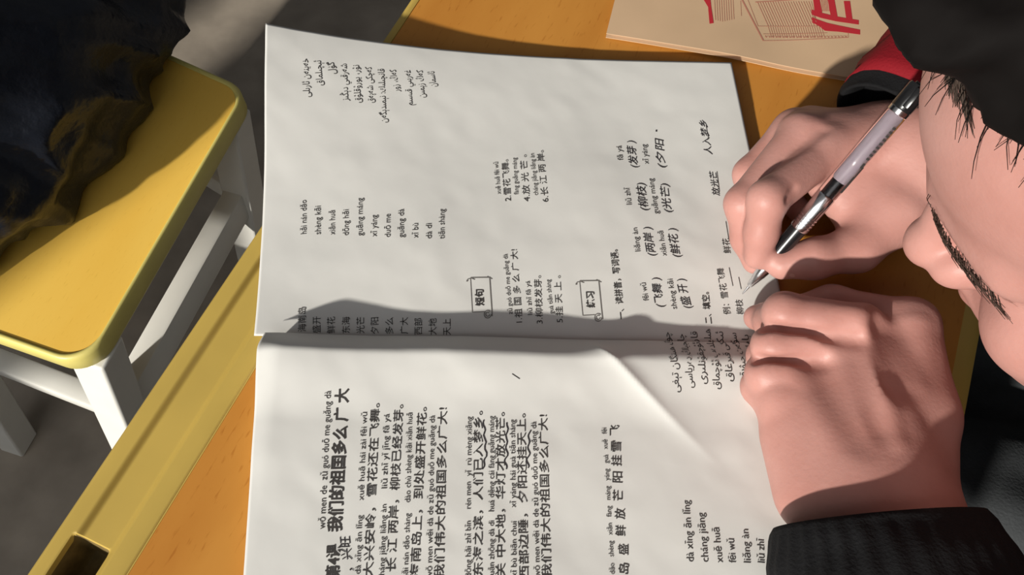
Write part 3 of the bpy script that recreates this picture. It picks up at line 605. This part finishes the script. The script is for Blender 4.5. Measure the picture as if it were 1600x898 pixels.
def hand_right():
    fi = []
    def chain(pts, rs, k=.004):
        return [rc(pts[i], pts[i+1], rs[i], rs[i+1], k) for i in range(len(pts)-1)]
    idx = chain([J(1290, 236, .799), J(1199, 312, .806), J(1190, 362, .790), J(1183, 400, .777)], [.0112, .0098, .0086, .0070])
    mid = chain([J(1252, 212, .797), J(1161, 318, .789), J(1167, 372, .775), J(1180, 408, .767)], [.0115, .0094, .0082, .0070])
    rng_ = chain([J(1240, 206, .786), J(1172, 272, .776), J(1180, 335, .766), J(1205, 375, .764)], [.0115, .0090, .0080, .0072])
    lit = chain([J(1262, 200, .776), J(1205, 250, .767), J(1225, 300, .763), J(1250, 330, .763)], [.0110, .0080, .0074, .0068])
    th = chain([J(1395, 335, .785), J(1338, 388, .779), J(1272, 404, .780), J(1222, 413, .776)], [.0165, .0120, .0100, .0080], .006)
    w1, w2 = J(1432, 225, .797), J(1458, 280, .793)
    palm = [rc(J(1400, 225, .797), J(1290, 236, .800), .0165, .0112, .010), rc(J(1395, 220, .794), J(1252, 212, .793), .0165, .0118, .010), rc(J(1400, 215, .788), J(1245, 206, .784), .0160, .0118, .010),
            rc(J(1400, 215, .780), J(1265, 202, .776), .0150, .0112, .010), rc(w1, w2, .0175, .0175, .012), rc(J(1420, 265, .788), J(1395, 330, .784), .0200, .0185, .014),
            rc(J(1292, 268, .789), J(1375, 322, .781), .0090, .0150, .012), rc(J(1285, 290, .784), J(1345, 350, .779), .0075, .011, .010), rc(w1, J(1380, 215, .788), .017, .017, .012)]
    hand = [grp(palm, .01), grp([grp(q, .0015) for q in (idx, mid, rng_, lit)], .007), grp(th, .006)]
    # crease at the finger's inner bend and over the knuckle
    hand += [rc(J(1243, 296, .812), J(1228, 312, .812), .0012, .0010, .003, True), rc(J(1283, 200, .812), J(1205, 262, .808), .0022, .0014, .006, True)]
    return hand, (w1+w2)/2
def hand_left():
    J = lambda x, y, z: at(x, y, z+.007*float(sm(np.float64(y), 540, 740)))
    def chain(pts, rs, k=.004): return [rc(pts[i], pts[i+1], rs[i], rs[i+1], k) for i in range(len(pts)-1)]
    idx = chain([J(1350, 512, .799), J(1226, 489, .796), J(1206, 502, .774), J(1240, 512, .765)], [.0112, .0098, .0088, .0075])
    mid = chain([J(1300, 545, .797), J(1208, 540, .791), J(1196, 556, .770), J(1235, 565, .764)], [.0110, .0098, .0088, .0075])
    ri = chain([J(1262, 585, .790), J(1200, 584, .785), J(1196, 598, .768), J(1235, 602, .764)], [.0125, .0102, .0088, .0075])
    li = chain([J(1222, 625, .781), J(1190, 604, .774), J(1198, 610, .765), J(1235, 615, .763)], [.0120, .0094, .0082, .0075])
    th = chain([J(1440, 650, .777), J(1424, 505, .783), J(1300, 478, .776), J(1182, 496, .7635)], [.0165, .0118, .0100, .0068], .006)
    W_ = lambda x, y=790, z=.782: J(x, y, z)
    palm = [rc(W_(1290, 780, .776), J(1222, 622, .779), .0165, .0125, .010), rc(W_(1320), J(1262, 580, .787), .0190, .0128, .010), rc(W_(1365, 790, .786), J(1302, 545, .793), .0195, .0125, .010),
            rc(W_(1410, 790, .784), J(1352, 515, .794), .0185, .0125, .010), rc(W_(1440, 790, .779), J(1438, 650, .777), .0150, .0165, .012), rc(J(1430, 655, .780), J(1425, 510, .781), .0130, .0118, .010),
            rc(J(1400, 620, .784), J(1395, 530, .782), .012, .011, .012), rc(J(1240, 690, .770), J(1262, 770, .772), .0130, .0140, .012)]
    ten = [rc(J(1358, 520, .8085), J(1392, 690, .8015), .0048, .0030, .006), rc(J(1305, 552, .8065), J(1358, 690, .8015), .0048, .0030, .006), rc(J(1428, 510, .792), J(1437, 600, .791), .0050, .003, .006)]
    hand = [grp(palm, .006), grp([grp(q, .0008) for q in (idx, mid, ri, li)], .005), grp(th, .005)] + ten
    for a, c, r0 in (((1284, 566, .8055), (1350, 672, .8105), .0075), ((1332, 530, .8105), (1382, 650, .8140), .0072), ((1392, 508, .8060), (1412, 590, .8090), .0072)): hand.append(rc(J(*a), J(*c), r0, .0045, .012, True))
    for a, c, r0 in (((1198, 514, .7965), (1338, 530, .8040), .0024), ((1186, 563, .7915), (1286, 566, .7992), .0022)): hand.append(rc(J(*a), J(*c), r0, r0*.8, .005, True))
    return hand, J(1370, 800, .784)
hr, wr = hand_right(); hl, wl = hand_left()
ELR = A3(.47, .25, .79); ELL = A3(.30, -.36, .79); SHR = A3(.52, .13, .90); SHL = A3(.52, -.22, .90); NB = A3(.46, -.05, .925)
body_ops = hr + hl + hops
body_ops += [rc(HX(-30, 0, -55), NB, .058, .062, .03), rc(wr, wr+(ELR-wr)*.25, .021, .027, .012), rc(wr+(ELR-wr)*.25, ELR, .027, .036, .01), rc(ELR, SHR, .038, .048, .02),
             rc(J(1370, 800, .784), wl+(ELL-wl)*.25, .024, .027, .016), rc(wl+(ELL-wl)*.25, ELL, .027, .036, .01), rc(ELL, SHL, .038, .048, .02),
             rc(SHR, SHL, .045, .045, .02), rc(NB, A3(.54, -.05, .62), .055, .07, .03)]
writer = empty('person', 'person in a black jacket with red sleeve panels bending over the book and writing', 'person', (.48, -.03, 0))
V, F = surface(body_ops, .00135); V = relax(V, F, 1, .4)
body = mesh_np('body', V, F.tolist(), M['skin'], writer)
# nails
def nail(c, R, r, name='fingernail'):
    bm = bmesh.new(); bmesh.ops.create_uvsphere(bm, u_segments=16, v_segments=10, radius=1); V = np.array([v.co[:] for v in bm.verts])*r; bm.verts.index_update()
    F = [[v.index for v in f.verts] for f in bm.faces]; bm.free(); return mesh_np(name, np.asarray(c)+V@np.array(R), F, M['nail'], writer)
def frame3(x, z): x = unit(x); y = unit(np.cross(z, x)); return np.stack([x, y, np.cross(x, y)])
t0, t1 = J(1272, 404, .780), J(1222, 413, .776); nail(t1+unit(t0-t1)*.003+A3(.002, -.006, .0035), frame3(t1-t0, A3(.1, -.8, .5)), (.0055, .0042, .0016))
t0, t1 = J(1190, 362, .790), J(1183, 400, .777); nail(t1+unit(t0-t1)*.003+A3(-.0045, .0, .0048), frame3(t1-t0, A3(-.7, 0, .7)), (.0052, .0042, .0013))
t0, t1 = J(1300, 478, .776), J(1182, 496, .7635); nail(t1+unit(t0-t1)*.003+A3(0, .002, .0056), frame3(t1-t0, A3(0, .35, .95)), (.0062, .005, .0012))
# ---- eyebrows and lashes, hair
class Strands:
    def __init__(s): s.V = []; s.F = []; s.n = 0
    def add(s, P, r0, r1=.0001, sides=3):
        P = np.asarray(P); n = len(P); T = np.gradient(P, axis=0); T /= np.linalg.norm(T, axis=1)[:, None]+1e-9
        a = np.cross(T, A3(.31, .57, .76)); a /= np.linalg.norm(a, axis=1)[:, None]+1e-9; c = np.cross(T, a)
        R = r0+(r1-r0)*np.linspace(0, 1, n)**1.5
        for k in range(sides):
            q = 2*math.pi*k/sides; s.V.append(P+R[:, None]*(math.cos(q)*a+math.sin(q)*c))
        for k in range(sides):
            k2 = (k+1) % sides; i = np.arange(n-1); s.F.append(np.stack([s.n+k*n+i, s.n+k2*n+i, s.n+k2*n+i+1, s.n+k*n+i+1], 1))
        s.n += sides*n
    def build(s, name, m, parent): return mesh_np(name, np.concatenate(s.V), np.concatenate(s.F).tolist(), m, parent)
for q in (1, -1):
    st = Strands()
    for k in range(190):
        t = rng.random(); f0 = 94-4*t-17*t**2; l0 = 9+44*t; u0 = 10+4*math.sin(t*2.6)-5*t**3 + rng.normal()*4.2*(1-.4*t)
        a = A3(f0+2.0, q*l0, u0); dv = A3(-1.5-3*t, q*(6+3*rng.random()), 3.5-6*t+rng.normal()); P = [HX(*(a+dv*x+A3(1.6*math.sin(x*2.5), 0, 0))) for x in (0, .5, 1)]
        st.add(P, .00019)
    st.build('eyebrow', M['brow'], writer)
cr_c = A3(-12, 0, 34); cr_r = A3(100, 80, 89)
def scalp(f, l, u):                       # direction in head space -> point on the inflated skull
    d = A3(f, l, u); d = d/np.linalg.norm(d/cr_r); return cr_c+d
hair_ops = [el(HX(68, -4, 117), HR.T, (.036, .052, .017), .012), el(HX(-16, 0, 42), HR.T, (.101, .083, .090), .01), el(HX(22, 0, 74), HR.T, (.074, .076, .050), .02), plane(HX(58, 0, 85), HR@A3(.80, 0, -.60), .010), plane(HX(0, 0, -52), HR@A3(0, 0, -1), .01)]
for q in (1, -1): hair_ops.append(('el', HX(56, q*74, 46), HR.T, np.array([.046, .038, .046]), None, .01, True))
for q in (1, -1): hair_ops.append(('el', HX(-6, q*80, -4), HR.T, np.array([.022, .02, .036]), None, .004, True))
V, F = surface(hair_ops, .003)
Nv = vnormals(V, F); V = V+Nv*np.array([mnoise.noise(Vector(p*60))*.004+mnoise.noise(Vector((p@HF*40, p@HL*260, p@HU*90)))*.002 for p in V])[:, None]
hair = mesh_np('hair', V, F.tolist(), M['hair'], writer)
st = Strands()
def hairline(p): return p[0]-62 < 1.2*(p[2]-83)+2 and not (p[0] > -30 and p[2] < 90)
for k in range(7000):
    d = rng.normal(size=3); d /= np.linalg.norm(d)
    p = scalp(*d)
    if p[2] < 12: continue
    if not hairline(p): continue
    if abs(p[0]+6) < 24 and p[2] < 36 and p[2] > -45: continue
    n = unit((p-cr_c)/cr_r**2); flow = A3(.55, .35, -.05) if p[2] > 60 else A3(-.05, .1*np.sign(p[1]), -1.0)
    flow = flow+rng.normal(size=3)*.22; flow -= n*(flow@n); flow = unit(flow); front = p[0] > 20; ln = rng.uniform(14, 30) if front else rng.uniform(22, 45)
    pts = []; lift = rng.uniform(2, 8)
    for t in np.linspace(0, 1, 6):
        x = p+flow*ln*t+A3(0, 0, -4*t*t); dd = (x-cr_c)/np.linalg.norm((x-cr_c)/cr_r)
        y = cr_c+dd*(1+(lift+3*t)/90); pts.append(y+rng.normal(size=3)*.4)
    st.add([HX(*x) for x in pts], rng.uniform(.0002, .00042))
st.build('lock', M['hair'], hair); st = Strands()
for k in range(420):                      # thin separate hairs lying over the forehead
    l0 = rng.uniform(-34, 14); lock = round(l0/6)*6+rng.normal()*1.5
    ln = rng.uniform(8, 24); pts = []; sw = rng.uniform(.3, 1.1)
    for t in np.linspace(0, 1, 8):
        p0 = A3(72-abs(lock)*.18-lock*lock*.004, lock+sw*ln*t, 92-abs(lock)*.2-ln*t*.75); dd = p0-A3(-6, 0, 32); dd = dd/np.linalg.norm(dd/A3(101, 80, 91)); q_ = A3(-6, 0, 32)+dd*(1+(2.5-2*t)/90); pts.append(q_+rng.normal(size=3)*.2)
    st.add([HX(*x) for x in pts], rng.uniform(.0002, .0005))
st.build('wisp', M['brow'], hair)['label'] = 'thin brown wisps lying over the forehead'

# ---- jacket
def tube(path, ru, rv, n=64, ribs=0, rib_amp=0, wrin=.003, seed=0, lip=.004, upv=(0, 0, 1), steps=5, dense=1.0, flat_z=None):
    """sleeve: rings along a smooth path, open at its start with a turned-in lip"""
    P = np.array(path, float); m = len(P); t = np.linspace(0, m-1, (m-1)*steps+1); Q = np.stack([np.interp(t, range(m), P[:, k]) for k in range(3)], 1); RU = np.interp(t, range(m), ru); RV = np.interp(t, range(m), rv)
    for _ in range(3): Q[1:-1] = (Q[:-2]+Q[2:]+2*Q[1:-1])/4
    T = np.gradient(Q, axis=0); V = []; F = []
    rings = [(0, .80, lip*6), (0, .88, lip*2), (0, .95, 0)]+[(i, 1, 0) for i in range(len(Q))]
    for ri, (i, sc, inn) in enumerate(rings):
        x = unit(T[i]); y = unit(np.cross(upv, x)); z = np.cross(x, y); c = Q[i]+x*inn
        for k in range(n):
            a = 2*math.pi*k/n; r = 1+(rib_amp*math.cos(ribs*a+.8*math.sin(5*a))*(.6+.4*math.sin(3*a+1)) if ribs and i > 1 and sc == 1 else 0)
            p = c+(math.cos(a)*RU[i]*y+math.sin(a)*RV[i]*z)*r*sc
            if sc == 1 and wrin and i > 0: nv = mnoise.noise(Vector(p*38)+Vector((seed, 0, 0))); nw = mnoise.noise(Vector(((p-Q[0])@x*95+seed, a*1.3, seed))); p = p+(math.cos(a)*y+math.sin(a)*z)*wrin*(nv+nw)
            if flat_z is not None and p[2] < flat_z: p = np.array([p[0], p[1], flat_z+.1*(flat_z-p[2])*0])
            V.append(p)
    L_ = len(rings)
    for i in range(L_-1):
        for k in range(n): F.append((i*n+k, i*n+(k+1) % n, (i+1)*n+(k+1) % n, (i+1)*n+k))
    F.append(tuple((L_-1)*n+k for k in range(n)))
    return V, F
tor_ops = [el(A3(.54, -.04, .62), np.eye(3), (.135, .20, .22), .05), el(A3(.52, -.045, .80), np.eye(3), (.125, .205, .15), .05), rc(SHR+A3(.02, 0, 0), SHL+A3(.02, 0, 0), .085, .085, .06),
           rc(NB+A3(.03, 0, -.05), NB, .105, .082, .04), rc(NB, NB+(HX(-30, 0, -55)-NB)*.38, .080, .070, .012)]
tor_ops += [rc((SHR+SHL)/2+A3(-.01, 0, .01), A3(.44, -.045, .78), .10, .11, .05)]
V, F = surface(tor_ops, .006); Nv = vnormals(V, F); V = V+Nv*np.array([mnoise.noise(Vector(p*14))*.010+mnoise.noise(Vector(p*45))*.003 for p in V])[:, None]
jacket = mesh_np('jacket', V, F.tolist(), M['black'], writer)
# right sleeve: black cuff, then a red panel, then black
cR = J(1386, 204, .790); dR = unit(J(1560, 40, .80)-cR)
q = MB(); q.add(*tube([cR, cR+dR*.008, cR+dR*.017], [.033, .036, .038], [.028, .030, .031], ribs=22, rib_amp=.008, wrin=.002, seed=3, flat_z=DESK+.001)); q.build('cuff', M['black'], jacket, True)
q = MB(); q.add(*tube([cR+dR*.010, cR+dR*.05, cR+dR*.12], [.037, .043, .046], [.031, .036, .040], wrin=.004, seed=5, lip=.001, flat_z=DESK+.001)); q.build('sleeve_panel', M['redcloth'], jacket, True)['label'] = 'red sleeve panel above the black cuff'
q = MB(); q.add(*tube([cR+dR*.105, cR+dR*.18, ELR+A3(-.02, .0, .02), (ELR+SHR)/2, SHR], [.054, .062, .066, .072, .08], [.044, .050, .060, .070, .08], wrin=.006, seed=9, lip=.001, flat_z=None)); q.build('sleeve', M['black'], jacket, True)
cL = J(1372, 812, .793); dL = unit(J(1420, 1010, .79)-cL)
q = MB(); q.add(*tube([cL, cL+dL*.012, cL+dL*.03, cL+dL*.055], [.045, .049, .053, .056], [.032, .038, .044, .050], n=200, ribs=34, rib_amp=.020, wrin=.0015, seed=13, flat_z=DESK+.001)); q.build('cuff', M['black'], jacket, True)
q = MB(); q.add(*tube([cL+dL*.046, cL+dL*.10, ELL+A3(0, 0, .0), (ELL*.5+SHL*.5)+A3(-.02, 0, 0), SHL], [.054, .062, .070, .076, .085], [.048, .056, .064, .074, .085], n=96, wrin=.006, seed=17, lip=.001)); q.build('sleeve', M['black'], jacket, True)
# trousers: thighs under the desk edge, shins to the floor
tr = []
for s in (-1, 1):
    hip = A3(.54, -.04, .50)+DD*s*.085; kn = A3(.10, .06, .515)+DD*s*.085; an = kn+A3(.03, 0, -.46); tr += [rc(hip, kn, .098, .076, .03), rc(kn, an, .066, .052, .02)]
tr += [el(A3(.56, -.04, .52), np.eye(3), (.13, .20, .10), .04)]
V, F = surface(tr, .007); Nv = vnormals(V, F); V = V+Nv*np.array([mnoise.noise(Vector(p*22))*.007 for p in V])[:, None]
mesh_np('trousers', V, F.tolist(), M['trousers'], writer)

# ------------------------------------------------------------------ pen
pt, pe = J(1160, 459, .7572), J(1441, 131, .858)
pen = empty('pen', 'ballpoint pen with clear barrel and silver tip held in the writing hand', 'pen', tuple(pt))
PL = np.linalg.norm(pe-pt); pd = unit(pe-pt)
def frac(px, py):                         # position along the pen nearest to a pixel
    best = min(np.linspace(0, 1, 400), key=lambda t: (lambda d: (800+FPX*(d@RIGHT)/(d@VIEW)-px)**2+(449-FPX*(d@UPV)/(d@VIEW)-py)**2)(pt+(pe-pt)*t-CAMP)); return float(best)
f1, f2, f3, f4, f5 = frac(1170, 447), frac(1206, 412), frac(1248, 357), frac(1296, 307), frac(1405, 178)
def seg(name, t0, t1, prof, m, par=None, n=36):
    q = MB(); q.lathe(pt+(pe-pt)*t0, pt+(pe-pt)*t1, prof, n); return q.build(name, m, par or pen)
seg('nib', 0, f1, [(0, .0003), (.15, .0005), (.9, .0008), (1, .0009)], M['chrome'])
seg('tip_cone', f1, f2, [(0, .0011), (.04, .0016), (.45, .0030), (.5, .0033), (.95, .0043), (1, .0042)], M['chrome'])
seg('grip', f2, f3+.02, [(0, .0043), (.1, .0045), (.5, .0045), (.9, .0046), (1, .0046)], M['blackplastic'])
prof = [(0, .0046), (.03, .0050)]
for k in range(4): t = .12+k*.08; prof += [(t, .0050), (t+.012, .0047), (t+.03, .0047), (t+.042, .0050)]
seg('metal_ring', f3, f4, prof+[(.6, .0050), (.97, .0050), (1, .0046)], M['chrome'])
seg('barrel', f4, f5, [(0, .0046), (.01, .0049), (.99, .0049), (1, .0047)], M['clear'])
seg('inner_plug', f4, f4+(f5-f4)*.2, [(0, .0030), (.9, .0030), (1, .0022)], M['blackplastic'])
seg('refill', f4+(f5-f4)*.18, f5, [(0, .0030), (.04, .0036), (.96, .0036), (1, .0030)], M['lilac'])
seg('end_ring', f5-.004, f5+.018, [(0, .0049), (.1, .0052), (.9, .0052), (1, .0049)], M['chrome'])
seg('cap', f5+.016, 1.0, [(0, .0050), (.05, .0053), (.85, .0052), (.93, .0047), (.94, .0030), (1, .0028)], M['blackplastic'])
side = unit(np.cross(pd, A3(0, 0, 1))); upn = np.cross(side, pd)
q = MB(); q.bar(pt+pd*PL*(f5+.03)+side*.0020+upn*.0066, pt+pd*PL*.985+side*.0020+upn*.0066, .0030, .0012, up=upn, bev=.0004); q.build('clip', M['blackplastic'], pen)
V = []; F = []                            # dark printing wrapped round the barrel
def wrap(t0, t1, a0, a1, r=.00502, k=6):
    b0 = len(V)
    for i in range(2):
        for j in range(k+1):
            a = a0+(a1-a0)*j/k; V.append(pt+(pe-pt)*(t0+(t1-t0)*i)+r*(math.cos(a)*side+math.sin(a)*upn))
    for j in range(k): F.append((b0+j, b0+j+1, b0+k+1+j+1, b0+k+1+j))
sp = f5-f4
wrap(f4+sp*.10, f4+sp*.30, .0, .55); wrap(f4+sp*.26, f4+sp*.42, -.1, .40); wrap(f4+sp*.40, f4+sp*.46, .3, .7)
for k in range(9): wrap(f4+sp*(.50+k*.045), f4+sp*(.525+k*.045), .35, .80)
mesh_np('barrel_print', V, F, M['ink'], pen, smooth=False)

# ------------------------------------------------------------------ person on the stool, back turned
def ap(a, n, z): return A3(*(DD*a+NN*n)[:2], z)
RB = np.stack([NN, DD, A3(0, 0, 1)])
sit = empty('person', 'person in a shiny black padded jacket sitting on the yellow-topped stool, back turned', 'person', tuple(ap(.14, -.64, 0)))
jo = [el(ap(.110, -.660, .53), RB, (.165, .265, .16), .05), el(ap(.11, -.69, .76), RB, (.150, .215, .22), .06), el(ap(.12, -.69, .98), RB, (.135, .215, .18), .06)]
jo += [rc(ap(-.02, -.66, 1.10), ap(.32, -.66, 1.10), .075, .075, .06)]
for s in (-1, 1): jo += [rc(ap(.15+s*.20, -.66, 1.08), ap(.15+s*.235, -.70, .84), .066, .060, .02), rc(ap(.15+s*.235, -.70, .84), ap(.15+s*.10, -.80, .66), .058, .052, .03)]
jo += [rc(ap(.15, -.66, 1.14), ap(.15, -.67, 1.22), .078, .075, .02)]
jo += [plane(A3(0, 0, SZ+.006), A3(0, 0, -1), .012)]
V, F = surface(jo, .0055)
for _ in range(1): V = relax(V, F, 1, .5)
Nv = vnormals(V, F)
def fold(p):
    a, n, z = p@DD, p@NN, p[2]
    w_ = mnoise.noise(Vector((a*5, n*5, z*5)))*.25
    q1 = mnoise.noise(Vector((a*9+z*6+w_*3, z*3.0-a*2, n*4))); q2 = mnoise.noise(Vector((a*22+z*16+w_*4+7, z*9-a*6, n*9))); q3 = mnoise.noise(Vector((a*8, z*34+w_*6, n*6+3)))
    low = max(0, 1-abs(z-.52)/.10)
    return .024*(1-abs(q1)*2.4)+.011*(1-abs(q2)*2.4)+.010*low*q3-.010
V = V+Nv*np.array([fold(p) for p in V])[:, None]; V[:, 2] = np.maximum(V[:, 2], SZ+.0025)
pj = mesh_np('jacket', V, F.tolist(), M['puffer'], sit)
q = MB(); h0 = at(42, 292, .515); q.bar(h0, h0+A3(.012, -.016, -.006), .006, .004, bev=.001); q.build('zip_pull', M['zip'], pj)
ops, SX = head_ops(ap(.15, -.71, 1.36), np.stack([-NN, -DD, A3(0, 0, 1)], 1)); ops = ops+[rc(SX(-30, 0, -55), ap(.13, -.68, 1.17), .055, .060, .02), rc(ap(.13, -.68, 1.17), ap(.12, -.69, .65), .055, .07, .03)]
V, F = surface(ops, .005); mesh_np('body', V, F.tolist(), M['skin'], sit)
ho = [el(SX(-16, 0, 44), np.stack([-NN, -DD, A3(0, 0, 1)]), (.103, .085, .090), .01), plane(SX(60, 0, 60), NN*-.8+A3(0, 0, -.6), .01), plane(SX(0, 0, -50), A3(0, 0, -1), .01)]
V, F = surface(ho, .005); mesh_np('hair', V, F.tolist(), M['hair'], sit)
tr = [el(ap(.15, -.66, .545), RB, (.14, .19, .09), .04)]
for s in (-1, 1): kn = ap(.15+s*.10, -1.04, .51); tr += [rc(ap(.15+s*.09, -.70, .535), kn, .080, .062, .03), rc(kn, ap(.15+s*.08, -.80, .055), .062, .05, .02)]
tr += [plane(A3(0, 0, SZ+.004), A3(0, 0, -1), .004)] if False else []
V, F = surface(tr, .008); V = V.copy(); m_ = (V@NN > -.80); V[m_, 2] = np.maximum(V[m_, 2], SZ+.003); mesh_np('trousers', V, F.tolist(), M['trousers'], sit)
